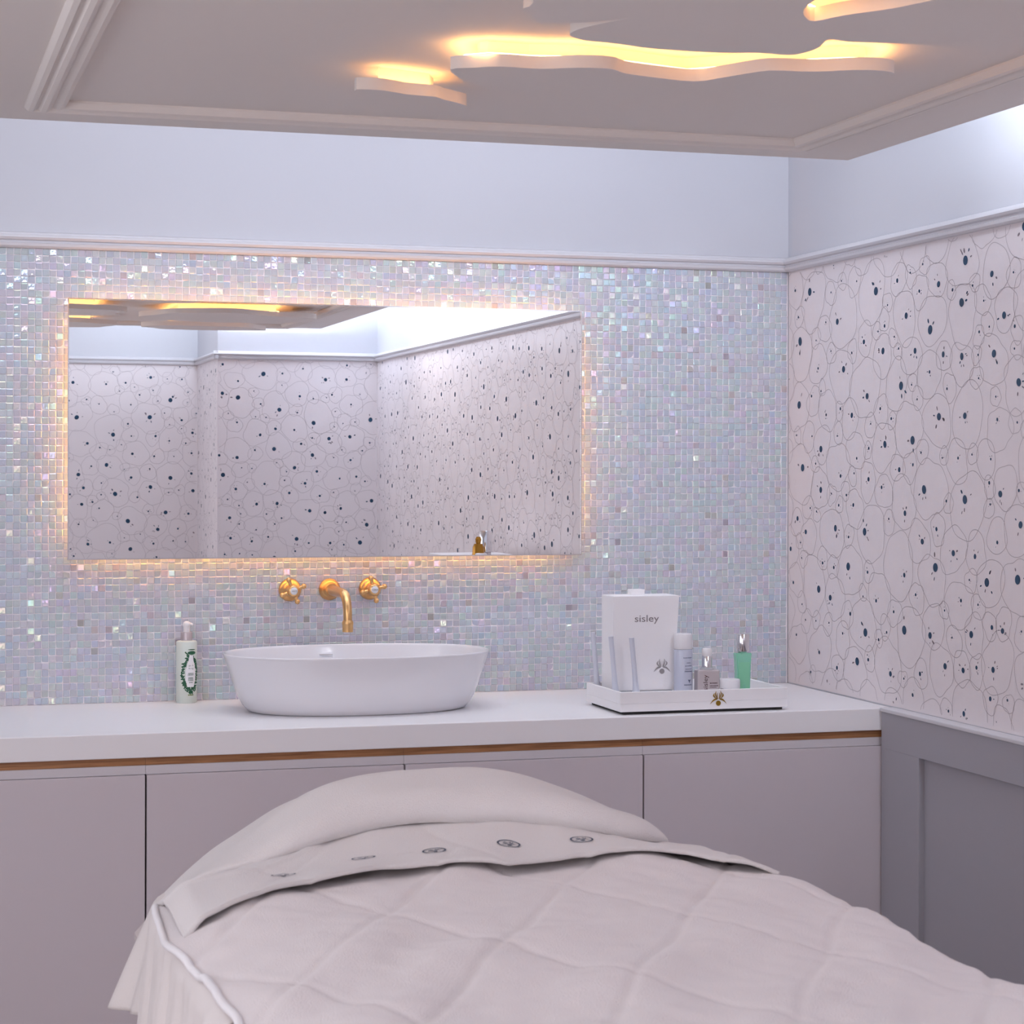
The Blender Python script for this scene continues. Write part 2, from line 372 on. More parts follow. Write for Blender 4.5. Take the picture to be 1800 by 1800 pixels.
for ci in range(ncol):
    x = X_EDGE-PX*(ci+0.5)
    for ri in range(rows):
        z = z_lo+PZ*(ri+0.5)
        if MX0+0.12 < x < MX1-0.12 and MZ0+0.12 < z < MZ1-0.12: continue
        jx, jz = rt_.uniform(-0.0004, 0.0004), rt_.uniform(-0.0004, 0.0004)
        if 0.262 < x < 0.262+PX*4.62 and single < 300 and not (x > 0.262+PX*4 and ri < 29):
            o = bpy.data.objects.new('tile', variants[rt_.randrange(28)]); o.location = (x+jx, D-0.0022, z+jz)
            C.objects.link(o); o.parent = wall_back; single += 1; continue
        base = len(V)
        for v in tile_geo(x+jx, z+jz, rt_.gauss(0, 0.068), rt_.gauss(0, 0.068), TS*rt_.uniform(0.97, 1.01)): V.append((v[0], v[1]+D-0.0022, v[2]))
        F += [tuple(base+k for k in f) for f in TF]
        t = tile_tint(rt_); fm = film(rt_); TI += [t]*12; FI += [fm]*12
me = mesh(V, F, 'mosaic_tiles'); set_attr(me, TI, FI)
link('mosaic_tiles', me, m_tile, wall_back, kind='stuff')

# ------------------------------------------------------------------ mirror with warm backlight
mir = empty('wall_mirror', ((MX0+MX1)/2, 4.86, MZ0), 'frameless rectangular mirror glowing warm from behind, on the mosaic wall above the basin', 'mirror')
mo = mir.location
def at(o, parent): o.location = o.location-parent.location if o.parent == parent else o.location; return o
def rel(o): o.location = Vector(o.location)-Vector(o.parent.location); return o
rel(box('mirror_glass', MX0, MX1, 4.860, 4.865, MZ0, MZ1, m_mirror, mir, bev=0))
e = 0.0025
rel(boxes('polished_edge', [(MX0-e, MX0, 4.859, 4.867, MZ0-e, MZ1+e), (MX1, MX1+e, 4.859, 4.867, MZ0-e, MZ1+e), (MX0, MX1, 4.859, 4.867, MZ0-e, MZ0), (MX0, MX1, 4.859, 4.867, MZ1, MZ1+e)], m_chrome, mir))
rel(box('backing_frame', MX0+0.042, MX1-0.042, 4.865, 4.893, MZ0+0.042, MZ1-0.042, m_plast, mir, bev=0))
g = 0.0395
rel(boxes('led_strip', [(MX0+g, MX0+0.0418, 4.872, 4.882, MZ0+0.042, MZ1-0.042), (MX1-0.0418, MX1-g, 4.872, 4.882, MZ0+0.042, MZ1-0.042),
    (MX0+0.042, MX1-0.042, 4.872, 4.882, MZ0+g, MZ0+0.0418), (MX0+0.042, MX1-0.042, 4.872, 4.882, MZ1-0.0418, MZ1-g)], m_ledm, mir))

# ------------------------------------------------------------------ hanging ceiling raft with mouldings
raft = empty('ceiling_raft', ((RX0+RX1)/2, (RY0+RY1)/2, RZ), 'large flat ceiling raft hung below the ceiling, edged with reeded moulding', 'ceiling panel')
rel(box('raft_panel', RX0, RX1, RY0, RY1, RZ, RZ+0.10, m_raft, raft, bev=0.002))
rel(box('hanger_core', RX0+0.35, RX1-0.35, RY0+0.4, RY1-0.5, RZ+0.10, ZCEIL+0.01, m_ceil, raft, bev=0))
mi = 0.158; mw = 0.070
mp_ = [(0, 0.0), (0, -0.005), (0.006, -0.012), (0.014, -0.014), (0.018, -0.010), (0.022, -0.010), (0.026, -0.016), (0.034, -0.018), (0.040, -0.015), (0.044, -0.011), (0.050, -0.013), (0.056, -0.016), (0.064, -0.014), (mw, -0.004), (mw, 0.0)]
def mould(a, b, inn):
    # mitred moulding strip, a->b outer line, inn = inward unit vector
    a, b, inn = Vector(a), Vector(b), Vector(inn); t = (b-a).normalized(); vs = []
    for q, sgn in ((a, 1), (b, -1)):
        for (o_, z) in mp_: vs.append(q+inn*o_+t*sgn*o_+Vector((0, 0, z)))
    n_ = len(mp_); fs = [(i, (i+1) % n_, n_+(i+1) % n_, n_+i) for i in range(n_)]+[tuple(range(n_)), tuple(range(2*n_-1, n_-1, -1))]
    me = mesh(vs, fs); bm = bmesh.new(); bm.from_mesh(me); bmesh.ops.recalc_face_normals(bm, faces=bm.faces); bm.to_mesh(me); bm.free()
    rel(link('moulding', me, m_raft, raft))
ax0, ax1, ay0, ay1 = RX0+mi, RX1-mi, RY0+mi, RY1-mi
mould((ax0, ay1, RZ), (ax1, ay1, RZ), (0, -1, 0)); mould((ax1, ay0, RZ), (ax0, ay0, RZ), (0, 1, 0))
mould((ax1, ay1, RZ), (ax1, ay0, RZ), (-1, 0, 0)); mould((ax0, ay0, RZ), (ax0, ay1, RZ), (1, 0, 0))

# pixel rays of the survey turned into points of the raft's own plane (plain world coordinates below)
BT = 0.019; BZ = RZ-0.043
def inset(poly, d):
    n_ = len(poly); out = []
    A = sum(poly[i][0]*poly[(i+1) % n_][1]-poly[(i+1) % n_][0]*poly[i][1] for i in range(n_)); sg = 1 if A > 0 else -1
    for i in range(n_):
        a, b = Vector(poly[i-2]), Vector(poly[(i+2) % n_]); t = (b-a).normalized(); out.append((poly[i][0]-sg*t.y*d, poly[i][1]+sg*t.x*d))
    return out
def cloud(label, outline, backs, sub=5, led=0.012):
    P = [(p.x, p.y) for p in catmull([(x, y) for x, y in outline], sub)]
    cx_ = sum(p[0] for p in P)/len(P); cy_ = sum(p[1] for p in P)/len(P)
    c = empty('cloud_light', (cx_, cy_, BZ), label, 'ceiling light', 'cloud lights under the ceiling raft')
    sharpen(rel(link('cloud_board', prism(P, BZ, BZ+BT), m_raft, c)), 38)
    for bk in backs:
        Q = [(p.x, p.y) for p in catmull(bk, 4)] if len(bk) > 4 else bk
        bo = rel(link('backing', prism(Q, BZ+BT, RZ-0.0001), m_raft, c))
        nq = len(Q); V_, F_ = [], []
        A = sum(Q[i][0]*Q[(i+1) % nq][1]-Q[(i+1) % nq][0]*Q[i][1] for i in range(nq)); sg = 1 if A > 0 else -1
        # ribbon of led tape on the board's top round the backing
        for i in range(nq):
            a, b = Vector(Q[i-1]), Vector(Q[(i+1) % nq]); t = (b-a).normalized(); nx, ny = sg*t.y, -sg*t.x
            for d_ in (led, led+0.007): V_.append((Q[i][0]+nx*d_, Q[i][1]+ny*d_, BZ+BT+0.0015))
        for i in range(nq):
            j = (i+1) % nq; F_.append((2*i, 2*i+1, 2*j+1, 2*j) if sg > 0 else (2*i, 2*j, 2*j+1, 2*i+1))
        rel(link('led_strip', mesh(V_, F_), m_led, c))
    return c
CL_A = [(0.7184, 3.2189), (0.7618, 3.2155), (0.8046, 3.2385), (0.8531, 3.2444), (0.8729, 3.2651), (0.9213, 3.3048), (0.9237, 3.3380), (0.8844, 3.3447), (0.8503, 3.3442), (0.8011, 3.3207), (0.7551, 3.2862), (0.7269, 3.2526)]
CL_B = [(0.8170, 3.0168), (0.8467, 2.9936), (0.8847, 2.9724), (0.9441, 2.9721), (0.9956, 2.9466), (1.0438, 2.9406), (1.0779, 2.9672), (1.1302, 2.9841), (1.2003, 2.9961), (1.2288, 2.9578), (1.2633, 2.8945), (1.2874, 2.8776), (1.3448, 2.8688), (1.3934, 2.8395), (1.4360, 2.8307), (1.4642, 2.8452), (1.4676, 2.8872), (1.4673, 2.9365), (1.4473, 2.9832), (1.4252, 3.0108), (1.3936, 3.0104), (1.3748, 2.9909), (1.3891, 3.0326), (1.3502, 3.0553), (1.2730, 3.0641), (1.2210, 3.0962), (1.1756, 3.1477), (1.1066, 3.1802), (1.0580, 3.1795), (1.0334, 3.1399), (1.0347, 3.1816), (1.0160, 3.1982), (0.9782, 3.1783), (0.9389, 3.1543), (0.9025, 3.1352), (0.8706, 3.1102), (0.8472, 3.0784)]
CL_C = [(0.7600, 2.3934), (0.8018, 2.5561), (0.7996, 2.5913), (0.8155, 2.6146), (0.8287, 2.6393), (0.8422, 2.6644), (0.8844, 2.6586), (0.9235, 2.6315), (0.9501, 2.6048), (0.9257, 2.6493), (0.9081, 2.6928), (0.9102, 2.7310), (0.9400, 2.7575), (0.9754, 2.7625), (1.0059, 2.7693), (1.0381, 2.7799), (1.0824, 2.7827), (1.1552, 2.7810), (1.2066, 2.7648), (1.2555, 2.7666), (1.2703, 2.7404), (1.2726, 2.7018), (1.2620, 2.6480), (1.2914, 2.6549), (1.3297, 2.6509), (1.3789, 2.6436), (1.4280, 2.6404), (1.4891, 2.6419), (1.5411, 2.6172), (1.5517, 2.5449), (1.4890, 2.4281), (1.3837, 2.3365), (1.3120, 2.3524), (1.2789, 2.3995), (1.2556, 2.4481), (1.2144, 2.5036), (1.1929, 2.5468), (1.1709, 2.5281), (1.1493, 2.4850), (1.1396, 2.4197), (1.1451, 2.3340), (1.0695, 2.2096), (0.9662, 2.1872), (0.8830, 2.2402), (0.7766, 2.2331)]
CL_D = [(0.5888, 2.5959), (0.6341, 2.5986), (0.6766, 2.5886), (0.7245, 2.5702), (0.7331, 2.5473), (0.6960, 2.4437), (0.6415, 2.4009), (0.5926, 2.3729), (0.5573, 2.4272), (0.5501, 2.5205)]
BK_A = [(0.7593, 3.2444), (0.8528, 3.2798), (0.8702, 3.3207), (0.7867, 3.3007)]
BK_B = [(0.8608, 3.0093), (0.9358, 3.0031), (1.0122, 2.9879), (1.0909, 3.0033), (1.1748, 3.0273), (1.2033, 3.0277), (1.2429, 2.9966), (1.2934, 2.9485), (1.3700, 2.8885), (1.4294, 2.8742), (1.4539, 2.9627), (1.4188, 3.0120), (1.3332, 3.0390), (1.2513, 3.1237), (1.1467, 3.1568), (1.0535, 3.1663), (0.9559, 3.1580), (0.8996, 3.1094)]
BK_C = [[(0.90, 2.38), (1.12, 2.36), (1.14, 2.52), (1.24, 2.60), (1.36, 2.62), (1.34, 2.70), (1.10, 2.70), (1.02, 2.62), (0.93, 2.5)], [(1.40, 2.40), (1.50, 2.42), (1.50, 2.56), (1.42, 2.58)]]
BK_D = [(0.600, 2.44), (0.665, 2.45), (0.685, 2.53), (0.610, 2.55)]
cloud('small cloud-shaped ceiling board with a glowing rim, nearest the left moulding', CL_A, [BK_A], 2, 0.008)
cloud('long wavy cloud-shaped ceiling board glowing along its near edge, below the biggest cloud', CL_B, [BK_B], 3, 0.021)
cloud('biggest cloud-shaped ceiling board, cut by glowing inlets at the top of the picture', CL_C, BK_C, 3, 0.015)
cloud('cloud-shaped ceiling board barely showing at the top edge, left of the biggest cloud', CL_D, [BK_D], 4)
def blobcloud(cx_, cy_, a, b, seed):
    r = random.Random(seed); P = []
    for k in range(16):
        t = 2*PI*k/16; q = r.uniform(0.82, 1.12); P.append((cx_+a*q*math.cos(t), cy_+b*q*math.sin(t)))
    return P
for (x_, y_, a_, b_, sd, lb_) in ((0.62, 1.62, 0.28, 0.22, 1, 'cloud-shaped ceiling board over the bed foot, left, seen in the mirror'), (1.30, 1.50, 0.33, 0.26, 2, 'cloud-shaped ceiling board over the bed foot, right, seen in the mirror'), (0.66, 0.93, 0.30, 0.17, 3, 'cloud-shaped ceiling board nearest the camera, left, seen in the mirror'), (1.32, 0.90, 0.26, 0.15, 4, 'cloud-shaped ceiling board nearest the camera, right, seen in the mirror')):
    cloud(lb_, blobcloud(x_, y_, a_, b_, sd), [[(x_-a_*.6, y_-b_*.5), (x_+a_*.6, y_-b_*.5), (x_+a_*.55, y_+b_*.55), (x_-a_*.6, y_+b_*.5)]], 3)

# ------------------------------------------------------------------ worktop and cabinets
YF = 4.315
wt = box('worktop', -1.29, XR, YF, D-0.003, 0.8495, ZC, m_top, None, bev=0.002, label='long white solid-surface worktop along the mosaic wall', cat='worktop')
seams = [-1.117, -0.5715, -0.022, 0.5247, 1.0718, 1.614, 2.2176]
CL = ['lilac-grey flat cabinet far left, beyond the frame edge', 'lilac-grey flat cabinet left of the leftmost one in view', 'leftmost lilac-grey flat-front cabinet in view, wholly left of the bed',
      'lilac-grey flat-front cabinet second from left, below the pump bottle and basin', 'lilac-grey flat-front cabinet half hidden behind the bed pillow, right of the basin', 'rightmost lilac-grey flat-front cabinet, below the product tray beside the grey wainscot']
for i in range(6):
    a, b = seams[i], seams[i+1]; g = 0.0018
    c = empty('base_cabinet', ((a+b)/2, YF+0.28, 0), CL[i], 'cabinet', 'lilac-grey cabinets under the worktop')
    rel(boxes('body', [(a+0.0002, b-0.0002, YF+0.028, D-0.01, 0.10, 0.8493), (a+0.0002, b-0.0002, YF+0.06, D-0.01, 0, 0.10)], m_gap, c))
    rel(box('door', a+g, b-g, YF+0.002, YF+0.022, 0.105, 0.8135, m_door, c, bev=0.0012))
    rel(box('top_rail', a+0.0002, b-0.0002, YF+0.010, YF+0.0275, 0.8140, 0.8325, m_rail, c, bev=0.0008))
    rel(box('oak_pull_strip', a+0.0002, b-0.0002, YF+0.014, YF+0.0275, 0.8327, 0.8492, m_oak, c, bev=0))
box('end_panel', 2.2177, XR+0.0005, YF, YF+0.03, 0.0, 0.8493, m_top, None, bev=0.0008, label='thin white end panel closing the cabinets against the wainscot', cat='panel')

# ------------------------------------------------------------------ vessel basin
bc = (1.040, 4.640, ZC)
bas = empty('vessel_basin', bc, 'white oval ceramic countertop basin under the brass spout', 'basin')
SX, SY = 0.305, 0.190
outer = [(0.785, 0.0), (0.80, 0.0008), (0.825, 0.004), (0.855, 0.014), (0.885, 0.030), (0.915, 0.052), (0.945, 0.080), (0.972, 0.105), (0.992, 0.122), (0.999, 0.1275), (0.998, 0.1300), (0.992, 0.1310), (0.984, 0.1295), (0.978, 0.125), (0.955, 0.100), (0.925, 0.070), (0.885, 0.042), (0.80, 0.022), (0.60, 0.014), (0.20, 0.011), (0.06, 0.0105)]
o = link('bowl', lathe(outer, 120, SX, SY, 2.25), m_ceramic, bas); sharpen(o, 60)
o = link('waste_cover', lathe([(0.0, 0.0), (0.030, 0.0), (0.032, 0.003), (0.028, 0.005), (0.0, 0.006)], 30), m_chrome, bas, loc=(0, 0, 0.0125)); sharpen(o)
o = box('overflow_slot', -0.022, 0.012, -0.0015, 0.0015, -0.004, 0.004, m_chrome, bas, bev=0.0012); o.location = (-0.03, SY*0.957, 0.104); o.rotation_euler = (0.15, 0, 0)

# ------------------------------------------------------------------ brass wall taps
def ry(me):  # lathe axis z -> points toward -Y
    me.transform(Matrix.Rotation(PI/2, 4, 'X')); return me
ZT = 1.1565; WF = D-0.0055
sp = empty('basin_spout', (1.0285, WF, ZT), 'brass wall spout curving down over the basin', 'faucet')
rose_p = [(0, 0), (0.0255, 0), (0.0262, 0.003), (0.0250, 0.007), (0.0225, 0.009), (0.0215, 0.012), (0.0190, 0.014), (0.0170, 0.016), (0.0165, 0.020), (0.0135, 0.022), (0.0125, 0.026), (0, 0.026)]
sharpen(link('wall_rose', ry(lathe(rose_p, 48)), m_brass, sp), 50)
path = [(0, -0.02, 0)]+[(0, -0.02-0.135*i/8, -0.001) for i in range(1, 9)]
for i in range(1, 13):
    a = PI/2*0.97*i/12; path.append((0, -0.155-0.050*math.sin(a), -0.001-0.050*(1-math.cos(a))))
path += [(0, path[-1][1]-0.0002*i, path[-1][2]-0.006*i) for i in range(1, 3)]
nP = len(path)
rad = [0.0125-0.0015*min(1, i/8) if i < 9 else 0.0110-0.0012*((i-9)/(nP-10)) for i in range(nP)]
sharpen(link('spout_pipe', tube(path, rad, 24), m_brass, sp), 60)
ex, ey, ez = path[-1]
o = link('aerator', lathe([(0, -0.026), (0.0098, -0.026), (0.0122, -0.026), (0.0124, -0.010), (0.0132, -0.008), (0.0132, -0.004), (0.0120, -0.002), (0.0105, 0.001), (0, 0.001)], 36), m_brass, sp, loc=(ex, ey, ez)); sharpen(o, 40)
sharpen(link('collar_ring', ry(lathe([(0, 0), (0.0145, 0), (0.015, 0.003), (0.0145, 0.006), (0, 0.006)], 36)), m_brass, sp, loc=(0, -0.026, 0)), 50)
def text_mesh(body, size, depth=0.0, align='CENTER'):
    cu = bpy.data.curves.new('t', 'FONT'); cu.body = body; cu.size = size; cu.extrude = depth; cu.align_x = align; cu.align_y = 'CENTER'
    cu.resolution_u = 3
    o = bpy.data.objects.new('t', cu); C.objects.link(o); bpy.context.view_layer.update()
    me = bpy.data.meshes.new_from_object(o.evaluated_get(bpy.context.evaluated_depsgraph_get()))
    bpy.data.objects.remove(o); me.transform(Matrix.Rotation(PI/2, 4, 'X')); return me   # faces -Y
def cap_text(word, rot): return None
def handle(x, z, rot, label, word):
    h = empty('tap_handle', (x, WF, z), label, 'tap', 'brass cross-head taps')
    sharpen(link('wall_rose', ry(lathe([(0, 0), (0.0265, 0), (0.0272, 0.003), (0.0255, 0.008), (0.0225, 0.012), (0.0195, 0.014), (0.0150, 0.018), (0.0130, 0.026), (0.0120, 0.034), (0, 0.034)], 48)), m_brass, h), 50)
    hub = link('hub', ry(lathe([(0, 0.028), (0.0105, 0.028), (0.0135, 0.032), (0.0150, 0.040), (0.0150, 0.048), (0.0128, 0.053), (0.0105, 0.055), (0, 0.055)], 40)), m_brass, h); sharpen(hub, 45)
    for k in range(4):
        a = rot+k*PI/2
        prof = [(0, 0.008), (0.0052, 0.009), (0.0044, 0.014), (0.0038, 0.018), (0.0046, 0.0205), (0.0040, 0.022)]
        prof += [(0.0062*math.sin(t), 0.0275-0.0062*math.cos(t)) for t in [0.75+2.39*i/8 for i in range(8)]]+[(0.0, 0.0337)]
        me = lathe(prof, 20); me.transform(Matrix.Rotation(PI/2-0.0, 4, 'Y')); me.transform(Matrix.Rotation(-a, 4, 'Y')); me.transform(Matrix.Translation((0, -0.043, 0)))
        sharpen(link('cross_arm', me, m_brass, h), 60)
    cp = link('porcelain_cap', ry(lathe([(0, 0.054), (0.0088, 0.054), (0.0088, 0.0562), (0.0075, 0.0575), (0, 0.058)], 32)), m_ceramic, h, label='white porcelain cap'); sharpen(cp, 60)
    me = text_mesh(word, 0.0052, 0.0001); link('lettering', me, m_dark, cp, loc=(0, -0.0583, 0))
handle(0.9325, ZT, math.radians(22), 'left brass cross-head tap beside the spout', 'HOT')
handle(1.1270, ZT+0.0005, math.radians(14), 'right brass cross-head tap beside the spout', 'COLD')

# ------------------------------------------------------------------ decals
def ell(cx_, cy_, a, b, rot=0, n_=16):
    c_, s_ = math.cos(rot), math.sin(rot)
    return [(cx_+a*math.cos(t)*c_-b*math.sin(t)*s_, cy_+a*math.cos(t)*s_+b*math.sin(t)*c_) for t in [2*PI*i/n_ for i in range(n_)]]
def petal(pts_out, pts_in): return pts_out+pts_in[::-1]
def emblem():
    """stylised iris: fan of crescent petals, two sweeping leaves, round heart (unit width ~2)"""
    P = []
    for s in (-1, 1):
        for (r0, w_, ph, yt) in ((0.60, 0.20, 0.15, 0.66), (0.34, 0.15, 0.35, 0.92), (0.12, 0.09, 0.6, 0.70)):
            o_, i_ = [], []
            for k in range(9):
                t = k/8; y = -0.10+(yt+0.10)*t; bx = r0*math.sin(PI*(0.10+0.62*t))+0.03; hw = w_*0.5*math.sin(PI*(0.08+0.88*t))
                o_.append((s*(bx+hw), y)); i_.append((s*(bx-hw), y))
            P.append(petal(o_, i_))
        o_, i_ = [], []
        for k in range(8):
            t = k/7; x = 0.18+0.92*t; y = -0.12-0.58*t+0.18*math.sin(PI*t); hw = 0.11*math.sin(PI*(0.15+0.83*t))
            o_.append((s*x, y+hw)); i_.append((s*x, y-hw))
        P.append(petal(o_, i_))
    P.append(ell(0, -0.62, 0.33, 0.33, 0, 20))
    return P
def decal(name, polys, m, parent, scale=1, off=(0, 0, 0), th=0.0003, bend=None, rot=0, label=None):
    """flat print facing -Y (x right, z up); bend = cylinder radius"""
    bm = bmesh.new(); c_, s_ = math.cos(rot), math.sin(rot)
    for p in polys:
        f_, b_ = [], []
        for (x, y) in p:
            x, y = (x*c_-y*s_)*scale, (x*s_+y*c_)*scale
            f_.append(bm.verts.new((x, -th, y))); b_.append(bm.verts.new((x, 0, y)))
        n_ = len(p)
        try:
            bm.faces.new(f_)
            for i in range(n_): bm.faces.new((f_[i], f_[(i+1) % n_], b_[(i+1) % n_], b_[i]))
        except ValueError: pass
    if bend and len(polys) < 12:
        bmesh.ops.triangulate(bm, faces=bm.faces[:]); bmesh.ops.subdivide_edges(bm, edges=bm.edges[:], cuts=2, use_grid_fill=True)
    if bend is None: bmesh.ops.translate(bm, vec=off, verts=bm.verts)
    else:
        for v in bm.verts:
            x = v.co.x+off[0]; rr = bend-v.co.y; a = x/bend
            v.co = Vector((rr*math.sin(a), -rr*math.cos(a), v.co.z+off[2]))
    bmesh.ops.recalc_face_normals(bm, faces=bm.faces)
    me = bpy.data.meshes.new('d'); bm.to_mesh(me); bm.free()
    return link(name, me, m, parent, label=label)
def label_text(name, body, size, m, parent, off, bend=None, vert=False, sx=1.0):
    me = text_mesh(body, size, 0.00015)
    if vert: me.transform(Matrix.Rotation(-PI/2, 4, 'Y'))
    for v in me.vertices:
        x, y, z = v.co.x*sx+off[0], v.co.y+off[1], v.co.z+off[2]
        if bend: rr = bend-v.co.y+0.0003; a = x/bend; v.co = (rr*math.sin(a), -rr*math.cos(a), z)
        else: v.co = (x, y, z)
    return link(name, me, m, parent)
def bars(rows):  # list of (x0,x1,z,h): tiny unreadable print lines
    out = []
    for (a, b, z, h) in rows:
        x = a
        rr = random.Random(int((a+z)*1e6) & 0xffff)
        while x < b:
            wv = min(b-x, rr.uniform(0.0012, 0.0034)); out.append([(x, z-h/2), (x+wv, z-h/2), (x+wv, z+h/2), (x, z+h/2)]); x += wv+0.0007
    return out

# ------------------------------------------------------------------ pump bottle by the basin
pb = empty('pump_bottle', (0.684, 4.862, ZC), 'pale green pump bottle with dark green botanical print, left of the basin', 'bottle', rz=math.radians(4))
RB = 0.0243
sharpen(link('bottle_body', lathe([(0, 0), (RB-0.0015, 0), (RB, 0.002), (RB, 0.140), (RB-0.001, 0.1425), (RB-0.004, 0.144), (0.012, 0.145), (0, 0.145)], 48), m_pale, pb), 40)
sharpen(link('neck_collar', lathe([(0, 0.1445), (0.0135, 0.1445), (0.0135, 0.162), (0.0125, 0.164), (0, 0.164)], 36), mat('satin_silver_lilac', (0.55, 0.48, 0.50, 1), 0.35, 0.4, bump=0.02), pb), 40)
sharpen(link('pump_head', lathe([(0, 0.163), (0.0075, 0.163), (0.0078, 0.176), (0.0088, 0.178), (0.0090, 0.183), (0.0070, 0.187), (0.003, 0.189), (0, 0.1892)], 32), m_piping, pb), 50)
link('pump_nozzle', tube([(0, 0, 0.182), (0.004, -0.004, 0.183), (0.009, -0.010, 0.1825), (0.0115, -0.013, 0.180)], [0.004, 0.0038, 0.0032, 0.0026], 12), m_piping, pb)
ox = 0.0045
rw = random.Random(4); wreath = []
for k in range(150):
    t = 2*PI*k/75+rw.uniform(-0.04, 0.04)
    if 1.25 < t < 1.9: continue
    a_ = 0.0195*math.cos(t); b_ = 0.040*math.sin(t); j = rw.uniform(0.80, 1.12)
    wreath.append(ell(a_*j, 0.068+b_*j, rw.uniform(0.0026, 0.0048), rw.uniform(0.0011, 0.0020), t+rw.uniform(-0.2, 1.7), 8))
decal('leaf_wreath', wreath, m_leaf, pb, 1, (ox, 0, 0), bend=RB)
decal('leaf_blade', [[(-0.014, 0.118), (-0.0125, 0.1205), (-0.002, 0.1105), (-0.003, 0.107)]], m_leaf, pb, 1, (ox, 0, 0), bend=RB)
decal('dark_plaque', [ell(0.003, 0.117, 0.0105, 0.0042, 0, 20), ell(0.003, 0.1245, 0.0095, 0.0012, 0, 12)], m_leaf, pb, 1, (ox, 0, 0), bend=RB)
decal('white_panel', [[(-0.008, 0.038), (0.008, 0.038), (0.0125, 0.055), (0.013, 0.078), (0.007, 0.100), (0.006, 0.111), (-0.003, 0.111), (-0.005, 0.100), (-0.011, 0.080), (-0.0115, 0.055)]], m_card, pb, 1, (ox, 0, 0), th=0.0005, bend=RB)
label_text('lettering', 'eau de\ncampagne', 0.0062, m_leaf, pb, (ox+0.0005, -0.0009, 0.0845), RB)
decal('fine_print', bars([(-0.006, 0.007, 0.0695, 0.0013), (-0.007, 0.007, 0.066, 0.0013), (-0.005, 0.006, 0.0595, 0.0013), (-0.006, 0.006, 0.0565, 0.0012), (-0.006, 0.006, 0.0535, 0.0012), (-0.004, 0.005, 0.0485, 0.0012)]), m_leaf, pb, 1, (ox, 0, 0), th=0.0010, bend=RB)
decal('fine_print', bars([(-0.006, 0.007, 0.0195, 0.0026)]), m_leaf2, pb, 1, (ox, 0, 0), th=0.0005, bend=RB)

# ------------------------------------------------------------------ tray and products
TX0, TX1, TY0, TY1 = 1.5690, 1.9720, 4.345, 4.575; TZ0, TZ1 = 0.9065, 0.9505
tr = empty('display_tray', ((TX0+TX1)/2, (TY0+TY1)/2, ZC), 'white rectangular tray with a gold flower badge, holding skincare on the worktop', 'tray')
t_ = 0.006
rel(box('plinth', TX0+0.010, TX1-0.010, TY0+0.008, TY1-0.008, ZC+0.0003, TZ0, m_dark, tr, bev=0))
rel(box('tray_base', TX0, TX1, TY0, TY1, TZ0, TZ0+0.018, m_card, tr, bev=0.001))
rel(box('front_wall', TX0, TX1, TY0, TY0+t_, TZ0+0.018, TZ1, m_card, tr, bev=0.001)); rel(box('back_wall', TX0, TX1, TY1-t_, TY1, TZ0+0.018, TZ1, m_card, tr, bev=0.001))
rel(box('side_wall', TX0, TX0+t_, TY0+t_, TY1-t_, TZ0+0.018, TZ1, m_card, tr, bev=0.001)); rel(box('side_wall', TX1-t_, TX1, TY0+t_, TY1-t_, TZ0+0.018, TZ1, m_card, tr, bev=0.001))
rel(decal('flower_badge', emblem(), m_gold, tr, 0.0178, (1.8025, TY0-0.0002, 0.931), th=0.0008, label='gold flower badge'))
TF_ = TZ0+0.0182
# white display box (slightly tapering, on a clear foot)
db = empty('display_box', (1.672, 4.475, TF_), 'tall white card display box lettered in grey with a grey flower, standing in the tray', 'box')
def taper(x0b, x1b, x0t, x1t, y0, y1, z0, z1):
    bm = bmesh.new(); vs = [bm.verts.new(v) for v in ((x0b, y0, z0), (x1b, y0, z0), (x1b, y1, z0), (x0b, y1, z0), (x0t, y0, z1), (x1t, y0, z1), (x1t, y1, z1), (x0t, y1, z1))]
    for f in ((0, 3, 2, 1), (4, 5, 6, 7), (0, 1, 5, 4), (1, 2, 6, 5), (2, 3, 7, 6), (3, 0, 4, 7)): bm.faces.new([vs[k] for k in f])
    bmesh.ops.bevel(bm, geom=bm.edges[:], offset=0.0012, segments=2, affect='EDGES'); return bm_out(bm)
rel(link('box_body', taper(1.5935, 1.7400, 1.5930, 1.7530, 4.458, 4.540, TF_+0.016, 1.1560), m_card, db))
rel(box('clear_foot', 1.5950, 1.7350, 4.452, 4.535, TF_+0.0005, TF_+0.0158, m_clear, db, bev=0.002))
rel(box('box_tab', 1.652, 1.684, 4.500, 4.528, 1.1555, 1.1685, m_card, db, bev=0.001))
rel(label_text('lettering', 'sisley', 0.0225, m_print, db, (1.6730, 4.4576, 1.1040), sx=1.25))
rel(decal('flower_print', emblem(), m_silverprint, db, 0.0185, (1.7105, 4.4576, 0.995), th=0.0002))
